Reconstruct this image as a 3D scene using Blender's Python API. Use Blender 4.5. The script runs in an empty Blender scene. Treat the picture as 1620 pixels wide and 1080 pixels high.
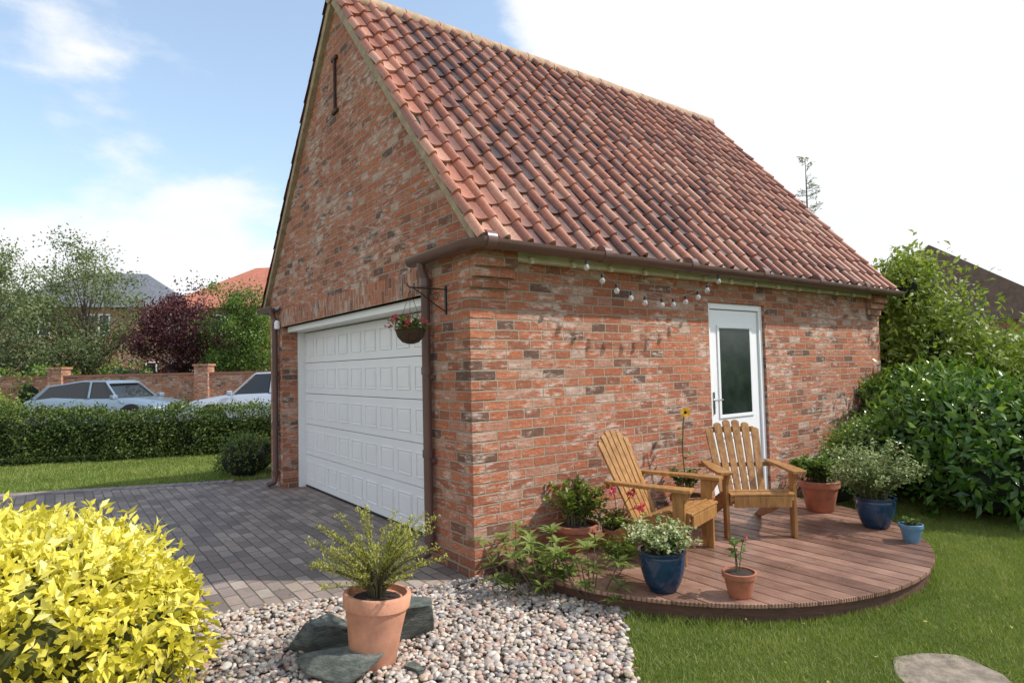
import bpy, math, random, bmesh
import numpy as np
from mathutils import Vector, Matrix
rng=np.random.default_rng(7); random.seed(7)
scene=bpy.context.scene
COL=scene.collection
# ------------------------------------------------------------ node helpers
def newmat(name):
    m=bpy.data.materials.new(name); m.use_nodes=True
    nt=m.node_tree; b=nt.nodes["Principled BSDF"]
    return m,nt,b
def nd(nt,t,props=None,ins=None):
    n=nt.nodes.new(t)
    for k,v in (props or {}).items(): setattr(n,k,v)
    for k,v in (ins or {}).items():
        if isinstance(v,bpy.types.NodeSocket): nt.links.new(v,n.inputs[k])
        else: n.inputs[k].default_value=v
    return n
def math_(nt,op,a,b=0.0,c=None,clamp=False):
    n=nt.nodes.new('ShaderNodeMath'); n.operation=op; n.use_clamp=clamp
    for i,v in enumerate([a,b] + ([c] if c is not None else [])):
        if isinstance(v,bpy.types.NodeSocket): nt.links.new(v,n.inputs[i])
        else: n.inputs[i].default_value=v
    return n.outputs[0]
def ramp(nt,fac,stops,interp='LINEAR'):
    n=nt.nodes.new('ShaderNodeValToRGB'); r=n.color_ramp; r.interpolation=interp
    while len(r.elements)<len(stops): r.elements.new(0.5)
    for e,(p,c) in zip(r.elements,stops):
        e.position=p; e.color=(c if len(c)==4 else (*c,1))
    nt.links.new(fac,n.inputs[0]); return n.outputs[0]
def mix(nt,fac,a,b,bt='MIX'):
    n=nt.nodes.new('ShaderNodeMix'); n.data_type='RGBA'; n.blend_type=bt
    for i,v in ((0,fac),(6,a),(7,b)):
        if isinstance(v,bpy.types.NodeSocket): nt.links.new(v,n.inputs[i])
        else: n.inputs[i].default_value=(v if i==0 else (*v,1))
    return n.outputs[2]
def noise_(nt,vec,scale,detail=4,rough=.6,out='Fac'):
    n=nd(nt,'ShaderNodeTexNoise',None,{'Scale':scale,'Detail':detail,'Roughness':rough})
    if vec is not None: nt.links.new(vec,n.inputs['Vector'])
    return n.outputs[out]
def bump(nt,b,h,strength=.5,dist=.01):
    n=nd(nt,'ShaderNodeBump',None,{'Strength':strength,'Distance':dist,'Height':h})
    nt.links.new(n.outputs[0],b.inputs['Normal'])
def objco(nt): return nt.nodes.new('ShaderNodeTexCoord').outputs['Object']
def uvco(nt): return nt.nodes.new('ShaderNodeTexCoord').outputs['UV']
def setc(nt,b,c):
    if isinstance(c,bpy.types.NodeSocket): nt.links.new(c,b.inputs['Base Color'])
    else: b.inputs['Base Color'].default_value=(*c,1)

def simple(name,c,rough=.6,var=.25,scale=8,bmp=0,bscale=60,metal=0,spec=.5):
    m,nt,b=newmat(name); co=objco(nt)
    f=noise_(nt,co,scale,6,.65)
    lo=tuple(x*(1-var) for x in c); hi=tuple(min(1,x*(1+var)) for x in c)
    setc(nt,b,ramp(nt,f,[(.3,lo),(.7,hi)]))
    b.inputs['Roughness'].default_value=rough; b.inputs['Metallic'].default_value=metal
    b.inputs['Specular IOR Level'].default_value=spec
    if bmp: bump(nt,b,noise_(nt,co,bscale,5,.7),bmp,.01)
    return m

def brick_mat(name,bw=.225,rh=.075,mort=.0072,pal=None,mortar=(.50,.41,.31),swap=False,rough_b=.9):
    m,nt,b=newmat(name); uv=uvco(nt)
    if swap:
        s=nd(nt,'ShaderNodeSeparateXYZ',None,{0:uv}); uv=nd(nt,'ShaderNodeCombineXYZ',None,{0:s.outputs[1],1:s.outputs[0]}).outputs[0]
    nz=nd(nt,'ShaderNodeTexNoise',None,{'Vector':uv,'Scale':26,'Detail':5,'Roughness':.7})
    off=nd(nt,'ShaderNodeVectorMath',{'operation':'MULTIPLY_ADD'},{0:nz.outputs['Color'],1:(.018,.014,0),2:uv})
    br=nd(nt,'ShaderNodeTexBrick',{'offset':.5,'offset_frequency':2,'squash':.72,'squash_frequency':3},{'Vector':off.outputs[0],'Color1':(0,0,0,1),'Color2':(1,1,1,1),'Mortar':(0,0,0,1),
        'Scale':1.0,'Mortar Size':mort,'Mortar Smooth':.35,'Bias':0.0,'Brick Width':bw,'Row Height':rh})
    pal=pal or [(0,(.17,.11,.09)),(.05,(.20,.12,.09)),(.10,(.33,.145,.09)),(.28,(.47,.17,.095)),(.50,(.58,.21,.11)),(.70,(.61,.25,.14)),(.82,(.53,.215,.135)),(.92,(.60,.35,.25)),(1,(.64,.48,.39))]
    c=ramp(nt,br.outputs['Color'],pal)
    n1=noise_(nt,uv,30,8,.8)
    st=nd(nt,'ShaderNodeVectorMath',{'operation':'MULTIPLY'},{0:uv,1:(1,3.2,1)}).outputs[0]
    n4=noise_(nt,st,11,6,.75)
    c=mix(nt,ramp(nt,n4,[(.50,(0,0,0)),(.62,(.55,.55,.55))]),c,(.36,.15,.10))
    n5=noise_(nt,st,19,7,.8)
    c=mix(nt,ramp(nt,n5,[(.56,(0,0,0)),(.66,(.65,.65,.65))]),c,(.20,.115,.085))
    c=mix(nt,.6,c,ramp(nt,n1,[(.30,(.45,.41,.40)),(.62,(1.08,1.05,1.03))]),'MULTIPLY')
    n2=noise_(nt,st,6.5,6,.72); n2b=noise_(nt,uv,1.7,3,.5)
    pale=math_(nt,'ADD',n2,math_(nt,'MULTIPLY_ADD',n2b,.42,-.185))
    f2=ramp(nt,pale,[(.54,(0,0,0)),(.66,(.8,.8,.8))]); c=mix(nt,f2,c,(.72,.58,.49))
    n3=noise_(nt,uv,.9,3,.6); c=mix(nt,.5,c,ramp(nt,n3,[(.3,(.82,.8,.8)),(.65,(1.12,1.1,1.06))]),'MULTIPLY')
    mc=mix(nt,noise_(nt,uv,50,3),tuple(x*.62 for x in mortar),tuple(x*1.15 for x in mortar))
    c=mix(nt,br.outputs['Fac'],c,mc)
    setc(nt,b,c); b.inputs['Roughness'].default_value=rough_b; b.inputs['Specular IOR Level'].default_value=.2
    h=math_(nt,'ADD',math_(nt,'MULTIPLY',br.outputs['Fac'],-.9),math_(nt,'MULTIPLY',n1,1.3))
    h=math_(nt,'ADD',h,math_(nt,'MULTIPLY',br.outputs['Color'],.5))
    h=math_(nt,'ADD',h,math_(nt,'MULTIPLY',n4,1.1))
    bump(nt,b,h,1.0,.014)
    return m

def leafmat(name,stops,trans=.3,rough=.45,attr='tint'):
    m,nt,b=newmat(name)
    a=nd(nt,'ShaderNodeAttribute',{'attribute_name':attr})
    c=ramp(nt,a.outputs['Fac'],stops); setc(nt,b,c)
    b.inputs['Roughness'].default_value=rough; b.inputs['Specular IOR Level'].default_value=.4
    tr=nd(nt,'ShaderNodeBsdfTranslucent'); nt.links.new(mix(nt,1.0,c,(1.3,1.4,.7),'MULTIPLY'),tr.inputs[0])
    mx=nd(nt,'ShaderNodeMixShader',None,{0:trans}); nt.links.new(b.outputs[0],mx.inputs[1]); nt.links.new(tr.outputs[0],mx.inputs[2])
    nt.links.new(mx.outputs[0],nt.nodes['Material Output'].inputs[0])
    return m

# ------------------------------------------------------------ object helpers
def thing(name,loc,label,cat,rot=0,group=None):
    e=bpy.data.objects.new(name,None); e.empty_display_size=.2
    e.location=loc; e.rotation_euler=(0,0,rot); COL.objects.link(e)
    e["label"]=label; e["category"]=cat
    if group: e["group"]=group
    return e
def tag(o,label,cat,group=None):
    o["label"]=label; o["category"]=cat
    if group: o["group"]=group
    return o
def attach(o,parent,world=True):
    o.parent=parent
    if world:
        p=parent; off=Vector((0,0,0))
        while p is not None and p.type=='EMPTY': off+=Vector(p.location); p=p.parent
        if parent.type=='EMPTY': o.matrix_parent_inverse=Matrix.Translation(-off)
class MB:
    def __init__(s): s.v=[]; s.f=[]
    def add(s,v,f):
        k=len(s.v); s.v+= [tuple(x) for x in v]; s.f+=[tuple(i+k for i in q) for q in f]; return s
    def box(s,c,size,R=None):
        c=Vector(c); h=[x/2 for x in size]; vs=[]
        for z in (-1,1):
            for y in (-1,1):
                for x in (-1,1):
                    p=Vector((x*h[0],y*h[1],z*h[2])); p=(R@p) if R else p; vs.append(c+p)
        return s.add(vs,[(0,2,3,1),(4,5,7,6),(0,1,5,4),(2,6,7,3),(0,4,6,2),(1,3,7,5)])
    def bx(s,a,b): return s.box([(a[i]+b[i])/2 for i in range(3)],[abs(b[i]-a[i]) for i in range(3)])
    def beam(s,p0,p1,w,h,up=(0,0,1)):
        p0=Vector(p0);p1=Vector(p1); d=(p1-p0); L=d.length; d.normalize(); u=Vector(up); sd=d.cross(u).normalized(); u=sd.cross(d).normalized()
        R=Matrix((sd,d,u)).transposed(); return s.box((p0+p1)/2,(w,L,h),R)
    def tube(s,pts,r,n=8,caps=True):
        pts=[Vector(p) for p in pts]; k=len(pts); rs=r if isinstance(r,(list,tuple)) else [r]*k
        vs=[];fs=[]; prev=None
        for i,p in enumerate(pts):
            d=(pts[min(i+1,k-1)]-pts[max(i-1,0)]).normalized()
            a=prev if prev is not None else (Vector((0,0,1)) if abs(d.z)<.9 else Vector((1,0,0)))
            a=(a-d*a.dot(d)).normalized(); prev=a; b=d.cross(a)
            for j in range(n):
                t=2*math.pi*j/n; vs.append(p+(a*math.cos(t)+b*math.sin(t))*rs[i])
        for i in range(k-1):
            for j in range(n):
                fs.append((i*n+j,i*n+(j+1)%n,(i+1)*n+(j+1)%n,(i+1)*n+j))
        if caps: fs.append(tuple(range(n))[::-1]); fs.append(tuple((k-1)*n+j for j in range(n)))
        return s.add(vs,fs)
    def lathe(s,c,prof,n=36,R=None):
        vs=[];fs=[];c=Vector(c)
        for r,z in prof:
            for j in range(n):
                t=2*math.pi*j/n; p=Vector((r*math.cos(t),r*math.sin(t),z)); vs.append(c+((R@p) if R else p))
        for i in range(len(prof)-1):
            for j in range(n): fs.append((i*n+j,i*n+(j+1)%n,(i+1)*n+(j+1)%n,(i+1)*n+j))
        fs.append(tuple(range(n))[::-1]); fs.append(tuple((len(prof)-1)*n+j for j in range(n)))
        return s.add(vs,fs)
    def prism(s,poly,ax,a,b):
        def P(u,v,w): return {'x':(w,u,v),'y':(u,w,v),'z':(u,v,w)}[ax]
        n=len(poly); vs=[P(u,v,a) for u,v in poly]+[P(u,v,b) for u,v in poly]
        fs=[tuple(range(n)),tuple(range(2*n-1,n-1,-1))]+[(i,i+n,(i+1)%n+n,(i+1)%n) for i in range(n)]
        return s.add(vs,fs)
    def build(s,name,mat,parent=None,smooth=False,uv=True,bevel=0,world=True,recalc=True,angle=None):
        me=bpy.data.meshes.new(name); me.from_pydata(s.v,[],s.f)
        if recalc:
            bm=bmesh.new(); bm.from_mesh(me); bmesh.ops.recalc_face_normals(bm,faces=bm.faces); bm.to_mesh(me); bm.free()
        me.update()
        if uv:
            l=me.uv_layers.new(name='UVMap')
            for p in me.polygons:
                n=p.normal; ax=max(range(3),key=lambda i:abs(n[i])); k={0:(1,2),1:(0,2),2:(0,1)}[ax]
                for li in p.loop_indices:
                    co=me.vertices[me.loops[li].vertex_index].co; l.data[li].uv=(co[k[0]],co[k[1]])
        if smooth:
            for p in me.polygons: p.use_smooth=True
            me.set_sharp_from_angle(angle=angle if angle else math.radians(40))
        me.materials.append(mat)
        o=bpy.data.objects.new(name,me); COL.objects.link(o)
        if bevel:
            bv=o.modifiers.new('b','BEVEL'); bv.width=bevel; bv.segments=2; bv.limit_method='ANGLE'
        if parent: attach(o,parent,world)
        return o
def npmesh(name,V,F,mat,parent=None,attrs=None,smooth=False,world=True,cols=None):
    me=bpy.data.meshes.new(name); n=len(V); m,k=F.shape
    me.vertices.add(n); me.vertices.foreach_set('co',V.astype(np.float32).ravel())
    me.loops.add(m*k); me.loops.foreach_set('vertex_index',F.astype(np.int32).ravel())
    me.polygons.add(m); me.polygons.foreach_set('loop_start',np.arange(0,m*k,k,dtype=np.int32))
    me.polygons.foreach_set('loop_total',np.full(m,k,dtype=np.int32))
    if smooth: me.polygons.foreach_set('use_smooth',np.ones(m,dtype=bool))
    me.update(calc_edges=True)
    for an,arr in (attrs or {}).items():
        a=me.attributes.new(an,'FLOAT','POINT'); a.data.foreach_set('value',arr.astype(np.float32))
    if cols is not None:
        a=me.attributes.new('col','FLOAT_COLOR','POINT'); a.data.foreach_set('color',np.concatenate([cols,np.ones((n,1))],1).astype(np.float32).ravel())
    me.materials.append(mat); o=bpy.data.objects.new(name,me); COL.objects.link(o)
    if parent: attach(o,parent,world)
    return o
def unit(a): return a/np.maximum(np.linalg.norm(a,axis=1,keepdims=True),1e-9)
def leaves(name,pos,axis,nrm,ln,wd,tint,mat,parent=None,fold=.18,droop=.0):
    n=len(pos); ax=unit(axis); sd=unit(np.cross(ax,nrm)+1e-6); nm=unit(np.cross(sd,ax))
    ln=np.broadcast_to(np.asarray(ln,float).reshape(-1,1),(n,1)); wd=np.broadcast_to(np.asarray(wd,float).reshape(-1,1),(n,1))
    b=pos; mid=pos+ax*ln*.5; L=mid-sd*wd*.5+nm*wd*fold; R=mid+sd*wd*.5+nm*wd*fold
    tip=pos+ax*ln-nm*ln*droop
    V=np.stack([b,L,mid,R,tip],1).reshape(-1,3)
    base=(np.arange(n)*5)[:,None,None]
    F=(np.array([[0,3,2],[0,2,1],[1,2,4],[2,3,4]])[None]+base).reshape(-1,3)
    return npmesh(name,V,F,mat,parent,{'tint':np.repeat(tint,5)})
def rdir(n): return unit(rng.normal(size=(n,3)))
def blobs(bl,total,shell=(.7,1.03),clump=.12,per=14):
    vol=np.array([b[3]*b[4]+b[4]*b[5]+b[3]*b[5] for b in bl]); w=vol/vol.sum()
    nc=max(1,total//per); idx=rng.choice(len(bl),nc,p=w); B=np.array(bl)[idx]
    d=rdir(nc); d[:,2]=np.where(d[:,2]<-.5,-d[:,2],d[:,2])
    r=rng.uniform(shell[0],shell[1],nc)[:,None]
    c=B[:,:3]+d*B[:,3:6]*r
    p=np.repeat(c,per,0)+rng.normal(size=(nc*per,3))*clump*np.repeat(B[:,3:6].mean(1),per)[:,None]
    ct=np.repeat(rng.uniform(-.2,.2,nc),per)
    return p,np.repeat(d,per,0),ct
def inpoly(P,poly):
    x,y=P[:,0],P[:,1]; inside=np.zeros(len(P),bool); n=len(poly)
    for i in range(n):
        x0,y0=poly[i]; x1,y1=poly[(i+1)%n]
        c=((y0>y)!=(y1>y))&(x<(x1-x0)*(y-y0)/((y1-y0) or 1e-9)+x0); inside^=c
    return inside
def ico(sub):
    bm=bmesh.new(); bmesh.ops.create_icosphere(bm,subdivisions=sub,radius=1)
    V=np.array([v.co[:] for v in bm.verts]); F=np.array([[v.index for v in f.verts] for f in bm.faces]); bm.free(); return V,F

# ------------------------------------------------------------ camera
cam=bpy.data.cameras.new('Camera'); co=bpy.data.objects.new('Camera',cam); COL.objects.link(co); scene.camera=co
cam.sensor_width=36; cam.lens=21.9; cam.clip_end=2000; cam.clip_start=.05
M=Matrix(((.8057,-.0072,-.5923),(-.5921,-.0490,-.8044),(-.0232,.9988,-.0438)))
q=M.to_quaternion().normalized(); co.rotation_mode='QUATERNION'; co.rotation_quaternion=q; co.location=(-2.429,-3.806,1.5)

# ------------------------------------------------------------ light
el=math.radians(47); az=Vector((.77,-.64)).normalized()
sd=Vector((az.x*math.cos(el),az.y*math.cos(el),math.sin(el)))
sun=bpy.data.lights.new('Sun','SUN'); sun.energy=4.7; sun.angle=math.radians(1.0); sun.color=(1,.95,.88)
so=bpy.data.objects.new('Sun',sun); COL.objects.link(so); so.rotation_mode='QUATERNION'; so.rotation_quaternion=sd.to_track_quat('Z','Y'); so.location=(5,-5,10)
w=bpy.data.worlds.new('World'); scene.world=w; w.use_nodes=True; nt=w.node_tree
bg=nt.nodes['Background']; bg.inputs[1].default_value=.14
sky=nt.nodes.new('ShaderNodeTexSky'); sky.sky_type='NISHITA'; sky.sun_disc=False; sky.sun_elevation=el; sky.sun_rotation=math.atan2(sd.x,sd.y); sky.dust_density=.8; sky.ozone_density=1.6
tc=nt.nodes.new('ShaderNodeTexCoord').outputs['Generated']
sp=nd(nt,'ShaderNodeSeparateXYZ',None,{0:tc}); X,Y,Z=sp.outputs
vs=nd(nt,'ShaderNodeVectorMath',{'operation':'MULTIPLY_ADD'},{0:tc,1:(1,1,2.0),2:(3.1,.4,1.7)}).outputs[0]
n1=noise_(nt,vs,3.0,10,.55)
def sstep(a,lo,hi): 
    n=nd(nt,'ShaderNodeMapRange',{'interpolation_type':'SMOOTHSTEP'},{0:a,1:lo,2:hi,3:0.0,4:1.0}); return n.outputs[0]
b1=math_(nt,'MULTIPLY',sstep(X,.44,.70),.50)
b2=math_(nt,'MULTIPLY',sstep(Z,.29,.12),.30)
b3=math_(nt,'MULTIPLY',sstep(math_(nt,'MULTIPLY',X,-1.0),.3,.6),.20)  # unseen extra cloud added towards minus X to brighten the front wall
tot=math_(nt,'ADD',math_(nt,'ADD',n1,b1),math_(nt,'ADD',b2,b3))
mask=sstep(tot,.575,.74)
hs=mix(nt,1.0,sky.outputs[0],(2.25,2.15,1.9),'MULTIPLY')
hs=mix(nt,.20,hs,(5.4,6.2,7.5))
cl=mix(nt,noise_(nt,vs,5,6,.5),(6.6,6.85,7.3),(8.0,8.0,8.0))
nt.links.new(mix(nt,mask,hs,cl),bg.inputs[0])
scene.view_settings.view_transform='Standard'; scene.view_settings.look='None'; scene.view_settings.exposure=0

# ------------------------------------------------------------ materials
BRICK=brick_mat('brick')
SOLD=brick_mat('brick_soldier',swap=True)
m,nt,b=newmat('pantile'); uv=uvco(nt)
fl=nd(nt,'ShaderNodeVectorMath',{'operation':'FLOOR'},{0:uv}); wn=nd(nt,'ShaderNodeTexWhiteNoise',{'noise_dimensions':'2D'},{0:fl.outputs[0]})
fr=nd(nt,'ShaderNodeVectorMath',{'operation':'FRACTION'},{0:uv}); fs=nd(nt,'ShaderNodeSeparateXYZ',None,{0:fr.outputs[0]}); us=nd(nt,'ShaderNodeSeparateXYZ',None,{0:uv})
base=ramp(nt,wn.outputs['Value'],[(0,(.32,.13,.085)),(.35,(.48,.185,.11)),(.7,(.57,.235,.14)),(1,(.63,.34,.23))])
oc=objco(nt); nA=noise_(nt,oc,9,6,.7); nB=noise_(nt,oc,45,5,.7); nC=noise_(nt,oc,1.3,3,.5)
pan_shade_wear=ramp(nt,fs.outputs[0],[(0,(.95,.95,.95)),(.10,(.22,.22,.22)),(.22,(.06,.06,.06)),(.36,(.38,.38,.38)),(.5,(1,1,1)),(.85,(1,1,1)),(1,(1,1,1))])  # pan shadow painted into the tile colour, along with dark weathering
k=math_(nt,'MULTIPLY',pan_shade_wear,math_(nt,'MULTIPLY_ADD',nA,1.6,.18),clamp=True)
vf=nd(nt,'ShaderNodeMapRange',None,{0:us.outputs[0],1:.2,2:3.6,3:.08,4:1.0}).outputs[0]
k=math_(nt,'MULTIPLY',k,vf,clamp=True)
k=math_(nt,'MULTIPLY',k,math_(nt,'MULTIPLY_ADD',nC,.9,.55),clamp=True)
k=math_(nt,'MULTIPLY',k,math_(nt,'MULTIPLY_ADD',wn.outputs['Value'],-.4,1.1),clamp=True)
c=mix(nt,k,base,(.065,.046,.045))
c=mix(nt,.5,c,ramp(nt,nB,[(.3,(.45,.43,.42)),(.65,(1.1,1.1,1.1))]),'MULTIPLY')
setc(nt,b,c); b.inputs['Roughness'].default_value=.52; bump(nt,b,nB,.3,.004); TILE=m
VERGE=simple('verge_mortar',(.36,.285,.18),.9,.3,12,.5)
GUT=simple('brown_plastic',(.13,.072,.062),.32,.12,3)
CREAM=simple('cream_paint',(.62,.58,.46),.5,.15,5)
WHITE=simple('white_paint',(.80,.81,.82),.35,.03,3)
UPVC=simple('white_upvc',(.82,.83,.83),.25,.02,3)
BLACK=simple('black_iron',(.018,.018,.018),.45,.3,10)
CABLE=simple('grey_cable',(.10,.10,.10),.5,.3,10)
RUST=simple('rusty_iron',(.07,.03,.022),.75,.3,20,.3)
STEEL=simple('steel',(.5,.5,.5),.3,.1,5,metal=1)
TERRA=simple('terracotta',(.55,.26,.16),.8,.28,5,.25,90)
TERRA2=simple('terracotta_dark',(.36,.125,.07),.75,.3,9,.25,90)
BLUE=simple('blue_glaze',(.012,.035,.075),.15,.45,6)
LBLUE=simple('light_blue_glaze',(.10,.22,.33),.3,.25,8)
SOIL=simple('soil',(.035,.024,.017),.95,.5,60,1,90)
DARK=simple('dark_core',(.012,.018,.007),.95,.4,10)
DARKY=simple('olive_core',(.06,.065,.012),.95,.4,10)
def wood(name,c1,c2,rough,axis_scale,grooves=0):
    m,nt,b=newmat(name); oc=objco(nt)
    v=nd(nt,'ShaderNodeVectorMath',{'operation':'MULTIPLY'},{0:oc,1:axis_scale}).outputs[0]
    f=noise_(nt,v,6,6,.65); c=ramp(nt,f,[(.3,c1),(.7,c2)])
    f2=noise_(nt,oc,3,3,.5); c=mix(nt,.6,c,ramp(nt,f2,[(.3,(.6,.58,.55)),(.7,(1.15,1.15,1.15))]),'MULTIPLY')
    setc(nt,b,c); b.inputs['Roughness'].default_value=rough
    if grooves:
        s=nd(nt,'ShaderNodeSeparateXYZ',None,{0:oc}); h=math_(nt,'SINE',math_(nt,'MULTIPLY',s.outputs[0],grooves))
        wn=nd(nt,'ShaderNodeTexWhiteNoise',{'noise_dimensions':'1D'}); nt.links.new(math_(nt,'FLOOR',math_(nt,'DIVIDE',s.outputs[0],.125)),wn.inputs['W'])
        c=mix(nt,.9,c,ramp(nt,wn.outputs[0],[(0,(.66,.62,.61)),(.5,(.95,.93,.92)),(1,(1.25,1.23,1.23))]),'MULTIPLY')
        c=mix(nt,.8,c,ramp(nt,math_(nt,'MULTIPLY_ADD',h,.5,.5),[(0,(.30,.26,.24)),(.45,(1,1,1))]),'MULTIPLY')
        f3=noise_(nt,oc,1.8,5,.7); c=mix(nt,.8,c,ramp(nt,f3,[(.35,(.72,.68,.66)),(.6,(1.1,1.1,1.1))]),'MULTIPLY'); setc(nt,b,c)
        bump(nt,b,h,.9,.003)
        nt.links.new(ramp(nt,f2,[(.35,(.24,.24,.24)),(.65,(.46,.46,.46))]),b.inputs['Roughness'])
    else: bump(nt,b,f,.2,.003)
    return m
PINE=wood('stained_pine',(.21,.095,.028),(.50,.26,.085),.36,(7,7,1.2))
DECKW=wood('deck_wood',(.27,.145,.105),(.53,.33,.245),.4,(12,1.0,12),2*math.pi/.0156)
RIMW=wood('deck_rim_wood',(.07,.030,.022),(.15,.07,.05),.6,(2,2,14))
m,nt,b=newmat('lawn'); oc=objco(nt)
f=noise_(nt,oc,1.2,5,.6); g=noise_(nt,oc,60,5,.8)
c=mix(nt,f,(.085,.125,.025),(.16,.195,.05)); c=mix(nt,.7,c,ramp(nt,g,[(.3,(.4,.42,.35)),(.7,(1.3,1.3,1.2))]),'MULTIPLY')
setc(nt,b,c); b.inputs['Roughness'].default_value=.9; b.inputs['Specular IOR Level'].default_value=.15; bump(nt,b,g,1,.03); LAWN=m
m,nt,b=newmat('block_paving'); oc=objco(nt)
mp=nd(nt,'ShaderNodeMapping',None,{0:oc}); mp.inputs['Rotation'].default_value=(0,0,math.radians(90))
nz=nd(nt,'ShaderNodeTexNoise',None,{'Vector':mp.outputs[0],'Scale':14,'Detail':2})
off=nd(nt,'ShaderNodeVectorMath',{'operation':'MULTIPLY_ADD'},{0:nz.outputs['Color'],1:(.010,.010,0),2:mp.outputs[0]})
br=nd(nt,'ShaderNodeTexBrick',{'offset':.5},{'Vector':off.outputs[0],'Color1':(0,0,0,1),'Color2':(1,1,1,1),'Mortar':(0,0,0,1),'Scale':1.0,'Mortar Size':.006,'Mortar Smooth':.4,'Bias':0.,'Brick Width':.20,'Row Height':.10})
c=ramp(nt,br.outputs['Color'],[(0,(.20,.155,.135)),(.5,(.28,.22,.195)),(.8,(.35,.27,.225)),(1,(.37,.31,.265))])
g=noise_(nt,oc,70,5,.8); c=mix(nt,.6,c,ramp(nt,g,[(.3,(.5,.5,.5)),(.7,(1.25,1.25,1.25))]),'MULTIPLY')
g2=noise_(nt,oc,1.5,4,.6); c=mix(nt,.8,c,ramp(nt,g2,[(.3,(.6,.6,.6)),(.7,(1.2,1.18,1.13))]),'MULTIPLY')
mossf=ramp(nt,noise_(nt,oc,2.3,4,.6),[(.4,(.06,.053,.04)),(.6,(.11,.11,.055))])
c=mix(nt,br.outputs['Fac'],c,mossf); setc(nt,b,c); b.inputs['Roughness'].default_value=.7
bump(nt,b,math_(nt,'ADD',math_(nt,'MULTIPLY',br.outputs['Fac'],-1.),math_(nt,'MULTIPLY',g,.3)),.8,.008); PAVE=m
GBASE=simple('gravel_bed',(.16,.13,.105),.95,.5,60,1,80)
ASPH=simple('asphalt',(.11,.11,.112),.9,.2,30,.4,120)
STONE=simple('flagstone',(.23,.19,.145),.9,.5,14,1,24)
m,nt,b=newmat('pebbles'); a=nd(nt,'ShaderNodeAttribute',{'attribute_name':'col'}); oc=objco(nt)
c=mix(nt,.6,a.outputs['Color'],ramp(nt,noise_(nt,oc,70,5,.7),[(.3,(.6,.58,.55)),(.7,(1.2,1.2,1.2))]),'MULTIPLY'); setc(nt,b,c); b.inputs['Roughness'].default_value=.65; PEB=m
m,nt,b=newmat('slate_rock'); oc=objco(nt)
lay=nd(nt,'ShaderNodeVectorMath',{'operation':'MULTIPLY'},{0:oc,1:(1,1,4)}).outputs[0]; g=noise_(nt,lay,11,8,.75)
setc(nt,b,ramp(nt,g,[(.3,(.055,.07,.062)),(.5,(.13,.15,.13)),(.7,(.28,.29,.245))])); b.inputs['Roughness'].default_value=.6; bump(nt,b,g,1,.04); SLATE=m
GRASSB=leafmat('grass_blades',[(0,(.075,.115,.02)),(.35,(.15,.215,.038)),(.8,(.26,.32,.07)),(1,(.44,.40,.17))],.3,.6)
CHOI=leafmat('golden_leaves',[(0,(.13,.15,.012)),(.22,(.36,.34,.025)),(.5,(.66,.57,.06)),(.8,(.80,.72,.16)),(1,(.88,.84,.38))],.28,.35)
HEDGE=leafmat('hedge_leaves',[(0,(.022,.042,.008)),(.5,(.065,.105,.018)),(1,(.18,.23,.045))],.2,.5)
LAUR=leafmat('laurel_leaves',[(0,(.012,.032,.007)),(.5,(.045,.105,.018)),(.85,(.12,.215,.035)),(1,(.28,.38,.07))],.22,.22)
LIME=leafmat('light_green_leaves',[(0,(.05,.085,.012)),(.5,(.14,.20,.032)),(1,(.32,.38,.08))],.35,.45)
RHOD=leafmat('rhododendron_leaves',[(0,(.04,.065,.014)),(.5,(.11,.16,.032)),(1,(.28,.33,.10))],.25,.35)
BIRCH=leafmat('grey_green_leaves',[(0,(.07,.095,.04)),(.5,(.15,.19,.085)),(1,(.28,.32,.16))],.35,.5)
PURP=leafmat('purple_leaves',[(0,(.025,.010,.014)),(.5,(.085,.025,.035)),(1,(.18,.06,.065))],.25,.45)
MIDG=leafmat('mid_green_leaves',[(0,(.03,.06,.011)),(.5,(.09,.155,.028)),(1,(.21,.30,.065))],.3,.4)
VARI=leafmat('variegated_leaves',[(0,(.07,.11,.03)),(.45,(.17,.23,.08)),(.65,(.42,.45,.24)),(1,(.62,.63,.40))],.25,.4)
HEATH=leafmat('heather_leaves',[(0,(.09,.10,.016)),(.5,(.27,.28,.045)),(1,(.52,.49,.13))],.3,.5)
PINK=leafmat('pink_petals',[(0,(.55,.04,.10)),(1,(.75,.12,.2))],.3,.5)
YEL=leafmat('yellow_petals',[(0,(.75,.38,.01)),(1,(.85,.55,.02))],.3,.5)
CONI=leafmat('conifer_needles',[(0,(.14,.17,.11)),(1,(.28,.32,.20))],.3,.6)
STEM=simple('stem',(.10,.09,.04),.8,.3,20)
BARK=simple('bark',(.11,.085,.06),.9,.4,12,.6,40)

# ------------------------------------------------------------ ground
def sheet(name,poly,z,mat):
    o=MB().add([(x,y,z) for x,y in poly],[tuple(range(len(poly)))]).build(name,mat,recalc=False)
    if o.data.polygons[0].normal.z<0: o.data.flip_normals()
    o["kind"]="structure"; return o
sheet('ground',[(-400,-400),(400,-400),(400,400),(-400,400)],0,LAWN)
sheet('driveway',[(0.34,-.0),(0,0),(-.9,.26),(-1.6,.52),(-4,1.3),(-9,2.6),(-9,9.2),(-2.98,6.73),(-.38,5.67),(.0,5.55),(.34,5.5)],.008,PAVE)
GP=[(.38,-.0),(0,0),(-.9,.26),(-1.6,.52),(-4,1.3),(-5,-2.5),(-1.2,-2.7),(-.25,-1.68),(.1,-1.32),(.42,-1.0)]
sheet('gravel_bed',GP,.004,GBASE)
sheet('road',[(-30,30.2),(30,8.0),(30,1.5+0.5),(14,6.5),(8,9.8),(-30,24.5)],.006,ASPH)
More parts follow.
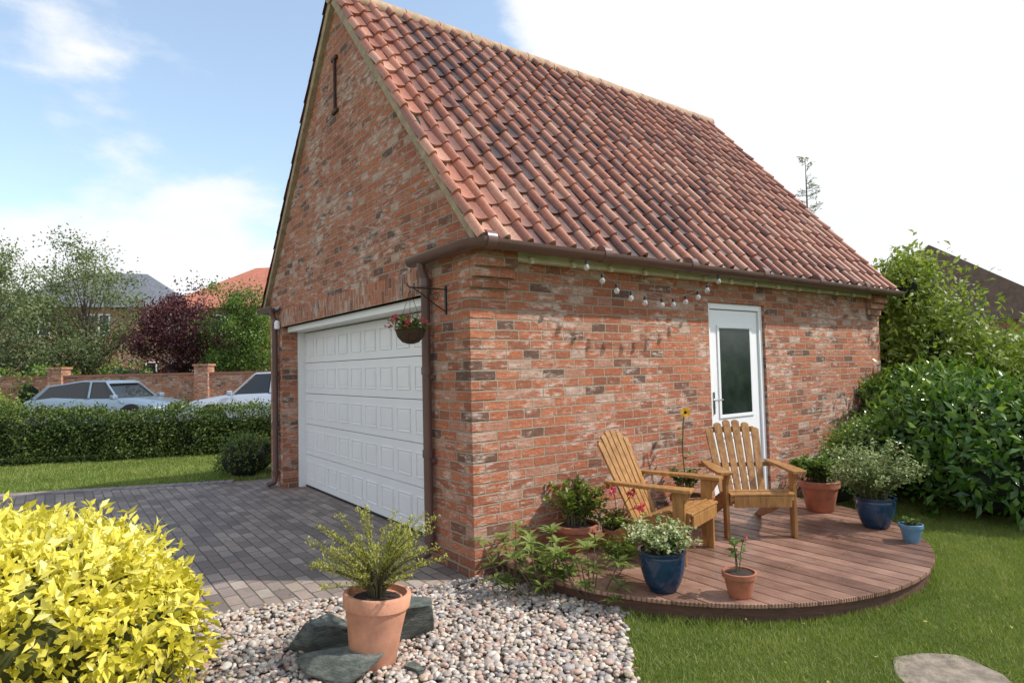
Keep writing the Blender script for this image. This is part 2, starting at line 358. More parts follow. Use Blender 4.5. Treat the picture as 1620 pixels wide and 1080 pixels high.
sheet('pavement',[(-30,24.3),(8,9.6),(14,6.3),(14,5.4),(8,8.8),(-30,23.2)],.05,simple('pavement_slab',(.24,.23,.21),.9,.2,10))
mb=MB(); p0=Vector((-.38,5.67,.0)); p1=Vector((-7,8.38,.0)); d=(p1-p0); n=int(d.length/.105)
for i in range(n):
    c=p0+d*((i+.5)/n); mb.beam(c-d.normalized()*.048+Vector((0,0,.005)),c+d.normalized()*.048+Vector((0,0,.005)),.2,.03)
o=mb.build('driveway_edging',simple('edging_block',(.25,.21,.20),.85,.3,5,.4),bevel=.004); o["kind"]="structure"
# pebbles
V0,F0=ico(2)
pts=np.column_stack([rng.uniform(-2.3,.55,32000),rng.uniform(-1.95,.70,32000)])
vp=[(.34,-.03),(0,-.02),(-.9,.23),(-1.75,.55),(-2.2,.7),(-2.3,-1.1),(-1.5,-1.9),(-.25,-1.75),(.1,-1.36),(.44,-1.0)]
pts=pts[inpoly(pts+rng.normal(0,.018,pts.shape),vp)]; pts=pts[~((pts[:,0]>-.01)&(pts[:,1]>-.02))][:12500]; n=len(pts)
r=rng.uniform(.008,.018,n)*np.where(rng.random(n)<.10,1.4,1)
sc=np.stack([r*rng.uniform(.9,1.5,n),r*rng.uniform(.8,1.2,n),r*rng.uniform(.5,.8,n)],1)
th=rng.uniform(0,6.28,n); tl=rng.normal(0,.35,n)
P=V0[None]*sc[:,None,:]; P=P*(1+.10*np.sin(V0[None,:,[1,2,0]]*3+th[:,None,None]))
ct,st=np.cos(tl)[:,None],np.sin(tl)[:,None]; x=P[:,:,0]*ct-P[:,:,2]*st; z=P[:,:,0]*st+P[:,:,2]*ct; y=P[:,:,1]
ct,st=np.cos(th)[:,None],np.sin(th)[:,None]; X_=x*ct-y*st; Y_=x*st+y*ct
und=.012*np.sin(pts[:,0]*5+1)*np.sin(pts[:,1]*6)
zz=(rng.uniform(.008,.030,n)+np.maximum(und,0))[:,None]
P=np.stack([X_+pts[:,0:1],Y_+pts[:,1:2],z+zz],2).reshape(-1,3)
F=(F0[None]+(np.arange(n)*len(V0))[:,None,None]).reshape(-1,3)
pal=np.array([(.50,.42,.34),(.38,.33,.29),(.54,.48,.42),(.46,.32,.25),(.30,.28,.27),(.60,.55,.49),(.42,.27,.21),(.24,.22,.21),(.49,.40,.29)])
cc=pal[rng.choice(len(pal),n,p=[.18,.14,.14,.14,.12,.09,.08,.05,.06])]*rng.uniform(.8,1.12,(n,1))
o=npmesh('gravel',P,F,PEB,smooth=True,cols=np.repeat(cc,len(V0),0)); o["kind"]="stuff"; tag(o,"mixed beige, grey and pink rounded pebbles","gravel")
# grass
DC=(1.93,-.33); DR=1.76
def blades(poly,n,h,wd,name):
    xs=[p[0] for p in poly]; ys=[p[1] for p in poly]
    p=np.column_stack([rng.uniform(min(xs),max(xs),n),rng.uniform(min(ys),max(ys),n)])
    k=inpoly(p+rng.normal(0,.012,p.shape),poly)&(np.hypot(p[:,0]-DC[0],p[:,1]-DC[1])>DR-.03)&(((p[:,0]-.99)/.25)**2+((p[:,1]+2.60)/.23)**2>1+rng.normal(0,.16,n))
    p=p[k]; n=len(p); a=rng.uniform(0,6.28,n); 
    lf=.5+.5*np.sin(p[:,0]*2.3+np.sin(p[:,1]*1.7)*2)*np.sin(p[:,1]*2.9+1)
    lf2=.5+.5*np.sin(p[:,0]*9+np.sin(p[:,1]*7)*2)*np.sin(p[:,1]*11+np.sin(p[:,0]*5))
    edge=np.hypot(p[:,0]-DC[0],p[:,1]-DC[1])-DR
    hh=h*rng.uniform(.5,1.25,n)*(.8+.4*lf2)*np.where((edge<.05)&(edge>-.1),1.8,1); lean=rng.normal(0,.5,(n,2))*hh[:,None]
    pz=np.column_stack([p,np.zeros(n)]); s=np.column_stack([np.cos(a),np.sin(a),np.zeros(n)])*wd*.5
    tip=pz+np.column_stack([lean,hh]); V=np.stack([pz-s,pz+s,tip],1).reshape(-1,3); F=np.arange(n*3).reshape(-1,3)
    t=np.clip(rng.beta(2,2.5,n)*.6+.25*lf+.2*lf2,0,1); t[rng.random(n)<.05+.06*lf]=1
    return V,F,t
V1,F1,t1=blades([(.42,-1.0),(.1,-1.34),(-.27,-1.7),(-.4,-2.3),(.3,-3.0),(1.4,-3.3),(7,-2.2),(7,.2),(3.6,0),(1.9,-1)],480000,.026,.0036,'g')
V2,F2,t2=blades([(-6,8.0),(-2.98,6.85),(-.38,5.8),(.1,5.7),(.6,9.4),(-3.2,10.9),(-7,12)],120000,.04,.010,'g')
o=npmesh('grass',np.concatenate([V1,V2]),np.concatenate([F1,F2+len(V1)]),GRASSB,attrs={'tint':np.repeat(np.concatenate([t1,t2]),3)})
o["kind"]="stuff"; tag(o,"short mown green lawn grass","grass")
# fallen leaves on gravel, paving, lawn and deck
n=260; p=np.column_stack([rng.uniform(-2.2,4.5,n),rng.uniform(-2.8,3.5,n),np.full(n,.035)])
p=p[~((p[:,0]>-.05)&(p[:,1]>-.05))]; ins=np.hypot(p[:,0]-DC[0],p[:,1]-DC[1])<DR
p[:,2]=np.where(ins,.128,np.where(p[:,1]>.55,.012,.04)); n=len(p)
aa=rdir(n); aa[:,2]*=.15; nn_=rdir(n)*.3+np.array([0,0,1.])
o=leaves('fallen_leaves',p,aa,nn_,rng.uniform(.015,.035,n),rng.uniform(.010,.018,n),rng.random(n),leafmat('dry_leaves',[(0,(.20,.11,.04)),(.5,(.38,.27,.08)),(1,(.30,.33,.06))],.2,.6)); o["kind"]="stuff"; tag(o,"scattered small dry brown and yellow leaves","fallen leaves")
# flagstone
mb=MB(); pr=[(.99+.26*math.cos(a)*(1+.07*math.sin(3*a)+.03*math.sin(7*a)),-2.60+.24*math.sin(a)*(1+.05*math.cos(4*a)+.02*math.sin(9*a))) for a in np.linspace(0,2*math.pi,40,endpoint=False)]
o=mb.prism(pr,'z',-.02,.008).build('stepping_stone',STONE,bevel=.006); tag(o,"round sandy flagstone set into the lawn","stepping stone")

# ------------------------------------------------------------ garage
W=5.15; L=6.5; EA=2.58; AP=5.55
G=thing('garage',(0,0,0),"red brick garage with steep red pantile roof beside deck","garage")
mb=MB().prism([(0,0),(.65,0),(.65,2.12),(4.62,2.12),(4.62,0),(W,0),(W,EA),(W/2,AP),(0,EA)],'x',0,.3)
for i in range(0,28):
    pr=rng.uniform(.0015,.006); pr2=rng.uniform(.0015,.006); z0=.075*i+.003+rng.uniform(0,.002); lx,ly=(.212,.10) if i%2 else (.10,.212)
    mb.bx((-pr,-pr2,z0),(lx,ly,z0+.060))
mb.build('wall',BRICK,G)
MB().prism([(.3,0),(2.8,0),(2.8,2.12),(3.78,2.12),(3.78,0),(L-.3,0),(L-.3,2.5),(.3,2.5)],'y',0,.25).build('wall',BRICK,G)
MB().prism([(0,0),(W,0),(W,EA),(W/2,AP),(0,EA)],'x',L-.3,L).build('wall',BRICK,G)
MB().bx((.3,W-.25,0),(L-.3,W,2.5)).build('wall',BRICK,G)
for xa,xb in ((0,.36),(L-.36,L)):
    mb=MB(); mb.bx((xa,-.035,2.10),(xb,-.0005,2.175)); mb.bx((xa,-.075,2.175),(xb,-.0005,2.25)); mb.bx((xa,-.12,2.25),(xb,-.0005,2.40))
    mb.build('corbel',BRICK,G,bevel=.004)
MB().bx((-.008,.62,2.12),(.298,4.65,2.335)).build('lintel',SOLD,G)
# garage door
gd=bpy.data.objects.new('garage_door',None); COL.objects.link(gd); gd.location=(.28,2.63,0); attach(gd,G,False)
mb=MB(); rows=5; cols=10; y0,y1,z0,z1=.70,4.57,.03,2.04; rh=(z1-z0)/rows; cw=(y1-y0)/cols
for i in range(rows):
    mb.bx((.29,y0,z0+i*rh+.003),(.33,y1,z0+(i+1)*rh-.003))
    for j in range(cols):
        a=(y0+j*cw+.05,z0+i*rh+.085); b_=(y0+(j+1)*cw-.05,z0+(i+1)*rh-.085)
        for (u0,v0,u1,v1) in ((a[0],a[1],b_[0],a[1]+.012),(a[0],b_[1]-.012,b_[0],b_[1]),(a[0],a[1]+.012,a[0]+.012,b_[1]-.012),(b_[0]-.012,a[1]+.012,b_[0],b_[1]-.012)):
            mb.bx((.282,u0,v0),(.291,u1,v1))
        mb.bx((.285,a[0]+.03,a[1]+.03),(.291,b_[0]-.03,b_[1]-.03))
gi=Matrix.Translation((-.28,-2.63,0))
o=mb.build('panel',WHITE,gd,bevel=.003,world=False); o.matrix_parent_inverse=gi
mb=MB(); mb.bx((.20,.652,0.0),(.34,.698,2.118)); mb.bx((.20,4.572,0),(.34,4.618,2.118)); mb.bx((.06,.70,2.048),(.34,4.57,2.118))
o=mb.build('frame',UPVC,gd,bevel=.003,world=False); o.matrix_parent_inverse=gi
mb=MB().bx((.285,.70,.009),(.335,4.57,.03)); o=mb.build('seal',BLACK,gd,world=False); o.matrix_parent_inverse=gi
# side door
dr=bpy.data.objects.new('door',None); COL.objects.link(dr); dr.location=(3.29,.05,.1); attach(dr,G,False)
inv=Matrix.Translation((-3.29,-.05,-.1))
def dpart(mb,name,mat,bev=.003):
    o=mb.build(name,mat,dr,bevel=bev,world=False); o.matrix_parent_inverse=inv; return o
mb=MB(); mb.bx((2.802,.03,.08),(2.862,.12,2.118)); mb.bx((3.718,.03,.08),(3.778,.12,2.118)); mb.bx((2.863,.03,2.058),(3.717,.12,2.118)); mb.bx((2.863,.03,.08),(3.717,.12,.12)); dpart(mb,'frame',UPVC)
mb=MB(); mb.prism([(2.868,.125),(3.712,.125),(3.712,2.052),(2.868,2.052)],'y',.052,.10)
def rect(mb,x0,z0,x1,z1,t,ya,yb):
    mb.bx((x0,ya,z0),(x1,yb,z0+t)); mb.bx((x0,ya,z1-t),(x1,yb,z1)); mb.bx((x0,ya,z0+t),(x0+t,yb,z1-t)); mb.bx((x1-t,ya,z0+t),(x1,yb,z1-t))
rect(mb,2.99,.95,3.59,1.90,.035,.040,.0515); rect(mb,2.99,.28,3.59,.78,.03,.042,.0515); mb.bx((3.06,.044,.35),(3.52,.0515,.71))
dpart(mb,'panel',UPVC)
m,nt,b=newmat('obscure_glass'); oc=objco(nt); setc(nt,b,ramp(nt,noise_(nt,oc,3,4),[(.3,(.008,.014,.012)),(.7,(.035,.05,.04))])); b.inputs['Roughness'].default_value=.16; bump(nt,b,noise_(nt,oc,90,2),.25,.004); GLS=m
dpart(MB().bx((3.026,.044,.986),(3.554,.0505,1.864)),'glass',GLS,0)
mb=MB(); mb.bx((2.885,.04,1.0),(2.915,.051,1.22)); mb.tube([(2.90,.045,1.14),(2.90,.005,1.14),(2.99,.002,1.14)],.009,8); dpart(mb,'handle',STEEL,0)
# roof
th=math.atan2(5.63-2.42,W/2+.2); Ls=(W/2+.2)/math.cos(th); e=np.array([0,math.cos(th),math.sin(th)]); nn=np.array([0,-math.sin(th),math.cos(th)])
X0,X1=-.075,L+.075; NC=32; NR=17; cwid=(X1-X0)/NC; gl=Ls/NR
def hprof(u):
    return np.where(u<.38,.052*np.sin(np.pi*u/.38)**.85,-.018*np.sin(np.pi*(u-.38)/.62))
ucol=np.concatenate([np.linspace(0,.38,8)[:-1],np.linspace(.38,1,7)[:-1]])
def roof(mirror):
    V=[];F=[];UV=[]
    jit=rng.normal(0,.005,(NR,NC)); 
    for r_ in range(NR):
        for c_ in range(NC):
            k=len(ucol)+1; uu=np.append(ucol,1.0); hh=hprof(np.clip(uu,0,1)); hh[-1]=0
            x=X0+(c_+uu)*cwid+rng.normal(0,.003); j=jit[r_,c_]; ds=rng.normal(0,.008)
            b0=len(V)
            rowsd=[(r_*gl-.03+ds,-.004,0),(r_*gl-.03+ds,.023+j,0.0),((r_+.5)*gl,.010+j*.5,.5),((r_+1)*gl,0.0,.99)]
            rowsd=[rowsd[0],rowsd[1],rowsd[1],rowsd[2],rowsd[3]]
            for s_,o_,vv in rowsd:
                for q_ in range(k):
                    P_=np.array([x[q_],-.2,2.42])+e*s_+nn*(hh[q_]+o_)
                    if mirror: P_[1]=W-P_[1]
                    V.append(tuple(P_)); UV.append((c_+min(uu[q_],.999),r_+vv))
            for ri in (0,2,3):
                for q_ in range(k-1):
                    a=b0+ri*k+q_; f_=(a,a+1,a+1+k,a+k); F.append(f_ if not mirror else f_[::-1])
    me=bpy.data.meshes.new('roof_tiles'); me.from_pydata(V,[],F); l=me.uv_layers.new(name='UVMap')
    vi=np.zeros(len(me.loops),dtype=np.int32); me.loops.foreach_get('vertex_index',vi); l.data.foreach_set('uv',np.array(UV)[vi].astype(np.float32).ravel())
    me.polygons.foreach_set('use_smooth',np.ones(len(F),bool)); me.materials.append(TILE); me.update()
    o=bpy.data.objects.new('roof_tiles',me); COL.objects.link(o); return o
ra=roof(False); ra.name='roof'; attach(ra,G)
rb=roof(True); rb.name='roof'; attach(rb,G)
tn=math.tan(th)
def zr(y,o=0): return 2.42+(y+.2)*tn+o
mb=MB(); mb.prism([(-.16,zr(-.16,-.02)),(W/2,zr(W/2,-.02)),(W+.16,zr(-.16,-.02)),(W+.16,zr(-.16,-.05)),(W/2,zr(W/2,-.06)),(-.16,zr(-.16,-.05))],'x',.06,L-.06); o=mb.build('roof_underlay',DARK,G)
for xa,xb in ((-.055,.055),(L-.055,L+.055)):
    mb=MB(); mb.prism([(-.17,zr(-.17,-.012)),(W/2,zr(W/2,-.012)),(W+.17,zr(-.17,-.012)),(W+.17,zr(-.17,-.10)),(W/2,zr(W/2,-.15)),(-.17,zr(-.17,-.10))],'x',xa,xb); mb.build('verge',VERGE,G,bevel=.006)
mb=MB(); k=15; zc=zr(W/2,-.045)
for i in range(k):
    xa=X0+(X1-X0)*i/k; xb=X0+(X1-X0)*(i+1)/k-.010
    mb.tube([(xa,W/2,zc+rng.normal(0,.003)),(xb,W/2,zc+rng.normal(0,.003))],.10,20)
mb.build('ridge',simple('ridge_tile',(.40,.27,.17),.8,.35,9,.4),G,smooth=True)
mb=MB(); mb.bx((.362,-.085,2.315),(L-.362,-.002,2.42)); mb.build('fascia',CREAM,G,bevel=.004)
for i in range(14):
    x=.5+i*.425; MB().bx((x-.015,-.12,2.295),(x+.015,-.086,2.345)).build('bracket',CREAM,G,bevel=.004)
def gutter(pts,name):
    mb=MB(); n=10; ro,ri=.062,.056; vs=[];fs=[]
    for i,p in enumerate(pts):
        p=Vector(p); d0=(Vector(pts[i])-Vector(pts[i-1])).normalized() if i>0 else (Vector(pts[1])-Vector(pts[0])).normalized()
        d1=(Vector(pts[i+1])-p).normalized() if i<len(pts)-1 else d0
        t=(d0+d1).normalized(); s=Vector((t.y,-t.x,0)); sc=1/max(.5,t.dot(d0))
        for j in range(n+1):
            a=math.pi*j/n; vs.append(p+s*math.cos(a)*ro*sc-Vector((0,0,1))*math.sin(a)*ro*1.1)
        for j in range(n,-1,-1):
            a=math.pi*j/n; vs.append(p+s*math.cos(a)*ri*sc-Vector((0,0,1))*math.sin(a)*ri*1.1)
    m_=2*(n+1)
    for i in range(len(pts)-1):
        for j in range(m_): fs.append((i*m_+j,i*m_+(j+1)%m_,(i+1)*m_+(j+1)%m_,(i+1)*m_+j))
    fs.append(tuple(range(m_))); fs.append(tuple((len(pts)-1)*m_+j for j in range(m_))[::-1])
    mb.add(vs,fs); return mb
mb=gutter([(-.085,.74,2.405),(-.085,-.13,2.41),(-.02,-.225,2.415),(L+.12,-.225,2.40)],'g')
for x in (.02,1.15,2.25,3.4,4.5,5.6):
    mb.lathe((x,-.225,2.407),[(.068,-.04),(.068,.04)],20,Matrix.Rotation(math.pi/2,3,'Y'))
mb.build('gutter',GUT,G,smooth=True)
mb=gutter([(-.085,4.62,2.40),(-.085,W+.15,2.41),(0,W+.225,2.415),(L+.1,W+.225,2.40)],'g'); mb.build('gutter',GUT,G,smooth=True)
for yy in (.57,4.76):
    mb=MB(); mb.tube([(-.085,yy,2.38),(-.085,yy,2.30),(-.052,yy,2.22),(-.052,yy,.16),(-.07,yy,.08),(-.16,yy,.05)],.036,16)
    for z in (2.2,1.5,.85,.2): mb.lathe((-.052,yy,z),[(.043,-.03),(.043,.03)],16)
    for z in (1.45,.8): mb.bx((-.04,yy-.06,z-.015),(-.001,yy+.06,z+.015))
    mb.build('downpipe',GUT,G,smooth=True)
mb=MB(); mb.bx((-.03,2.565,4.30),(-.002,2.60,4.88)); mb.bx((-.032,2.51,4.86),(-.002,2.655,4.90)); mb.bx((-.032,2.51,4.28),(-.002,2.655,4.32)); mb.build('wall_tie',RUST,G,bevel=.006)
MB().lathe((-.05,4.66,2.15),[(.01,-.06),(.035,-.05),(.035,.03),(.02,.06)],16).build('wall_light',UPVC,G,smooth=True)
mb=MB(); y=.33
mb.bx((-.014,y-.010,1.93),(-.001,y+.010,2.15)); mb.tube([(-.01,y,2.12),(-.31,y,2.12),(-.335,y,2.135),(-.33,y,2.15)],.0055,8); mb.tube([(-.01,y,1.95),(-.10,y,2.0),(-.22,y,2.08),(-.29,y,2.12)],.0045,8)
cr=[(-.09+.034*(1-a/12)*math.cos(a),y,2.06+.034*(1-a/12)*math.sin(a)) for a in np.linspace(0,9,28)]; mb.tube(cr,.0035,6)
mb.build('hanging_bracket',BLACK,G)

# ------------------------------------------------------------ plants functions
def stems_and_leaves(parent,base,ns,h,spread,lps,ll,lw,mat,droop=.1,start=.2,curve=.3,tint=(.0,1),up=.6,rstem=.004,hmin=.6,base_r=.05,jitter=0):
    base=np.array(base,float); mb=MB(); P=[];A=[];Nn=[];tt=[];tipl=[]
    for i in range(ns):
        a=rng.uniform(0,6.28); rr=spread*math.sqrt(rng.uniform(.02,1)); hh=h*rng.uniform(hmin,1.0)*(1-.25*(rr/spread)**2)
        p0=base+np.array([math.cos(a),math.sin(a),0])*base_r*rng.uniform(0,1)
        p3=base+np.array([math.cos(a)*rr,math.sin(a)*rr,hh]); p1=p0+np.array([0,0,hh*.5]); p2=p3*(.7)+p0*.3+np.array([0,0,hh*curve])
        ts=np.linspace(0,1,6); C=[(1-t)**3*p0+3*(1-t)**2*t*p1+3*(1-t)*t*t*p2+t**3*p3 for t in ts]
        mb.tube(C,[rstem*(1-.7*t) for t in ts],5,caps=False); tipl.append(p3)
        for t in rng.uniform(start,1.0,lps):
            c_=(1-t)**3*p0+3*(1-t)**2*t*p1+3*(1-t)*t*t*p2+t**3*p3
            d_=rdir(1)[0]; d_[2]=d_[2]*.5+up*(.3+t*.7); P.append(c_+rng.normal(0,jitter,3) if jitter else c_); A.append(d_); Nn.append(rdir(1)[0]*.4+np.array([0,0,1])); tt.append(tint[0]+(tint[1]-tint[0])*np.clip(rng.beta(2,2)*.7+t*.3,0,1))
    mb.build('stem',STEM,parent,smooth=True)
    P=np.array(P);n=len(P)
    leaves('foliage',P,np.array(A),np.array(Nn),ll*rng.uniform(.6,1.15,n),lw*rng.uniform(.7,1.1,n),np.array(tt),mat,parent,droop=droop)
    return tipl
def potprof(r,h,kind):
    if kind=='terra': return [(r*.62,0),(r*.66,.006),(r*.90,h*.78),(r*.90,h*.78),(r*1.0,h*.79),(r*1.02,h*.985),(r*.99,h),(r*.90,h),(r*.88,h*.9)]
    if kind=='tall': return [(r*.66,0),(r*.69,.006),(r*.80,h*.45),(r*.93,h*.80),(r*1.0,h*.81),(r*1.03,h*.97),(r*1.0,h),(r*.90,h),(r*.87,h*.92)]
    return [(r*.55,0),(r*.60,.008),(r*.78,h*.25),(r*.92,h*.55),(r*.98,h*.82),(r*.95,h*.9),(r*1.03,h*.96),(r*1.02,h),(r*.90,h),(r*.88,h*.9)]
def pot(loc,r,h,kind,mat,label,cat='potted plant',tilt=0):
    T=thing('potted_plant',loc,label,cat)
    prof=potprof(r,h,kind); R=Matrix.Rotation(tilt,3,'Y')
    MB().lathe(loc,prof,40,R).build('pot',mat,T,smooth=True,angle=math.radians(50))
    c=Vector(loc)+R@Vector((0,0,h*.9)); MB().lathe(c,[(r*.875,-.01),(r*.86,.004),(r*.4,.014)],24,R).build('soil',SOIL,T,smooth=True)
    return T,c
dz=.125
T,c=pot((-1.11,-.756,.02),.168,.355,'tall',TERRA,"tall tilted terracotta pot with feathery golden shrub on gravel",tilt=math.radians(5))
stems_and_leaves(T,c,58,.46,.40,120,.019,.009,HEATH,start=.35,curve=.18,up=.9,rstem=.0045,base_r=.04,jitter=.009,hmin=.4)
T,c=pot((.60,-1.20,dz),.145,.245,'glaze',BLUE,"dark blue glazed pot with variegated trailing plant on deck")
stems_and_leaves(T,c,60,.20,.26,40,.032,.020,VARI,start=.15,curve=.5,up=.4,rstem=.003,base_r=.1,jitter=.01,hmin=.4)
T,c=pot((.86,-1.56,dz),.098,.145,'terra',TERRA2,"small terracotta pot with thin leggy green plant on deck")
tp=stems_and_leaves(T,c,4,.28,.05,9,.055,.032,MIDG,start=.3,up=.3,rstem=.0035,base_r=.02)
p=np.array(tp[0]); leaves('flower',p+rng.normal(0,.008,(12,3)),rdir(12),rdir(12),.015,.012,rng.random(12),PINK,T)
T,c=pot((.76,-.24,dz),.165,.20,'terra',TERRA2,"wide terracotta pot with leafy green plant beside brick wall")
stems_and_leaves(T,c,30,.36,.26,38,.05,.028,LIME,start=.25,up=.5,rstem=.005,base_r=.08,jitter=.01,hmin=.45)
T,c=pot((2.12,-.20,dz),.15,.22,'terra',TERRA2,"terracotta pot with tall yellow sunflower against brick wall")
stems_and_leaves(T,c,14,.30,.16,22,.06,.035,MIDG,start=.3,up=.4,rstem=.004,base_r=.08)
cv=Vector(c); mb=MB(); tipz=Vector((2.10,-.22,1.08)); mb.tube([cv,cv+Vector((.0,.03,.4)),tipz+Vector((0,.02,-.12)),tipz],.006,6); mb.build('stem',STEM,T)
n=26; a=np.linspace(0,6.28*2,n); ctr=np.array(tipz)+np.array([-.01,-.02,0]); f=np.array([-.55,-.8,.2]); f/=np.linalg.norm(f); s1=np.cross(f,[0,0,1]); s1/=np.linalg.norm(s1); s2=np.cross(s1,f)
D=np.cos(a)[:,None]*s1+np.sin(a)[:,None]*s2
leaves('petal',np.repeat(ctr[None],n,0)+D*.012,D+f*.15,np.repeat(f[None],n,0),.036,.018,rng.random(n),YEL,T)
V_,F_=ico(2); npmesh('flower_centre',V_*.015+ctr,F_,simple('flower_centre',(.05,.025,.01),.9),T)
n=9; zz=np.linspace(.45,1.0,n); pp=np.column_stack([np.full(n,2.11),np.full(n,-.2),zz]); dd=rdir(n); dd[:,2]*=.3
leaves('foliage',pp,dd,np.tile([0,0,1.],(n,1)),.09,.05,rng.random(n),MIDG,T,droop=.2)
T,c=pot((3.30,-.78,dz),.175,.28,'terra',TERRA2,"large terracotta pot with bushy green plant near white door")
stems_and_leaves(T,c,40,.26,.24,36,.05,.032,MIDG,start=.2,up=.5,base_r=.1,jitter=.01)
T,c=pot((3.06,-1.37,dz),.155,.25,'glaze',BLUE,"dark blue glazed pot with large variegated shrub on deck")
stems_and_leaves(T,c,90,.48,.38,60,.032,.018,VARI,start=.15,curve=.45,up=.5,base_r=.1,tint=(0,.8),jitter=.02,hmin=.35)
T,c=pot((2.81,-1.73,dz),.082,.135,'terra',LBLUE,"small light blue pot with low green plant on deck edge")
stems_and_leaves(T,c,18,.06,.07,12,.022,.013,MIDG,start=.3,base_r=.05)
T,c=pot((1.02,-.42,dz),.12,.16,'terra',TERRA2,"terracotta pot of trailing greenery with pink flowers by chair")
tp=stems_and_leaves(T,c,30,.16,.24,26,.035,.022,LIME,start=.2,up=.3,base_r=.08,jitter=.01)
tp=[np.array([.92,-.66,.58]),np.array([.82,-.58,.61]),np.array([1.02,-.66,.48])]
mb=MB()
for t_ in tp: mb.tube([c,(Vector(c)+Vector(t_))/2+Vector((0,0,.06)),t_],.003,5)
mb.build('stem',STEM,T)
for t_ in tp: leaves('flower',t_+rng.normal(0,.016,(30,3)),rdir(30),rdir(30),.026,.022,rng.random(30),PINK,T)
T=thing('shrub',(.22,-.38,0),"sprawling rhododendron shrub with long leaves beside gravel","shrub")
mb=MB();P=[];A=[];Nn=[];tt=[]
bases=[(.12,-.30),(.25,-.5),(.32,-.85),(.16,-.62)]
for i in range(60):
    bx_,by_=bases[i%4]; a=rng.uniform(0,6.28); rr=rng.uniform(.05,.28); hh=rng.uniform(.06,.40)*(1-rr*.9)
    tip=np.array([bx_+math.cos(a)*rr,min(-.05,by_+math.sin(a)*rr),hh+.04]); mb.tube([(bx_,by_,0),((bx_+tip[0])/2,(by_+tip[1])/2,hh*.4),tip],[.006,.005,.003],5)
    k=rng.integers(7,12); f0=rng.uniform(0,6.28)
    for j in range(k):
        t=f0+6.28*j/k+rng.normal(0,.15); P.append(tip); A.append((math.cos(t),math.sin(t),rng.uniform(-.1,.7))); Nn.append((0,0,1)); tt.append(np.clip(.35+hh*1.2+rng.normal(0,.15),0,1))
mb.build('stem',STEM,T,smooth=True); n=len(P)
leaves('foliage',np.array(P),np.array(A),np.array(Nn,float),rng.uniform(.07,.12,n),rng.uniform(.026,.038,n),np.array(tt),RHOD,T,droop=.12)
T=thing('shrub',(1.0,-.62,dz),"low trailing green plant on the deck beside chair","shrub")
stems_and_leaves(T,(.80,-.66,dz),26,.16,.22,26,.04,.02,LIME,start=.1,up=.2,base_r=.06,jitter=.01)

def bush(name,label,bl,n,ll,lw,mat,cat='bush',per=14,clump=.10,core=.82,droop=.1,tb=(.1,.9),shell=(.72,1.04),outw=.7,minz=.02,coremat=None):
    b0=bl[0]; T=thing(name,(b0[0],b0[1],0),label,cat)
    V_,F_=ico(3); Vs=[];Fs=[];k=0
    for b_ in bl:
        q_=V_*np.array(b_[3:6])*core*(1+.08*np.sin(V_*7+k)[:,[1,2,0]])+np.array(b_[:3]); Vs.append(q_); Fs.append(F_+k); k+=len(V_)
    if core>0: npmesh('inner_core',np.concatenate(Vs),np.concatenate(Fs),coremat or DARK,T)  # dark solid core added so the foliage isn't see-through
    p,d,ct=blobs(bl,n,shell,clump,per); p[:,2]=np.maximum(p[:,2],minz); n=len(p)
    A=d*outw+rdir(n)*.8; Nn=d+rdir(n)*.6
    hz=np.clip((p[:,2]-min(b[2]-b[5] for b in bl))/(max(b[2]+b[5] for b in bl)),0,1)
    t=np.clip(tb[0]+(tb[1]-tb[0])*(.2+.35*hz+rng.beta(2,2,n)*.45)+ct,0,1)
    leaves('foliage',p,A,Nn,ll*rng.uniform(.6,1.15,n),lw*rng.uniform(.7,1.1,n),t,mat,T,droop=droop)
    return T
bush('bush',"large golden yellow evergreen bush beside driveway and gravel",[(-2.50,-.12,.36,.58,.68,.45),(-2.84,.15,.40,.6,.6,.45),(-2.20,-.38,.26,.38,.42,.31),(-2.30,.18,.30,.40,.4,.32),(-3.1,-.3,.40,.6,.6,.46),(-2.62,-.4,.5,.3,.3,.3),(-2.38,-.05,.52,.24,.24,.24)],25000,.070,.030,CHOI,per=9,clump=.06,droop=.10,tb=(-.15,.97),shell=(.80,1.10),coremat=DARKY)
bush('bush',"small dark green shrub at the garage corner",[(-.12,6.15,.26,.36,.36,.34),(.1,6.5,.25,.35,.35,.3)],3500,.05,.025,HEDGE)
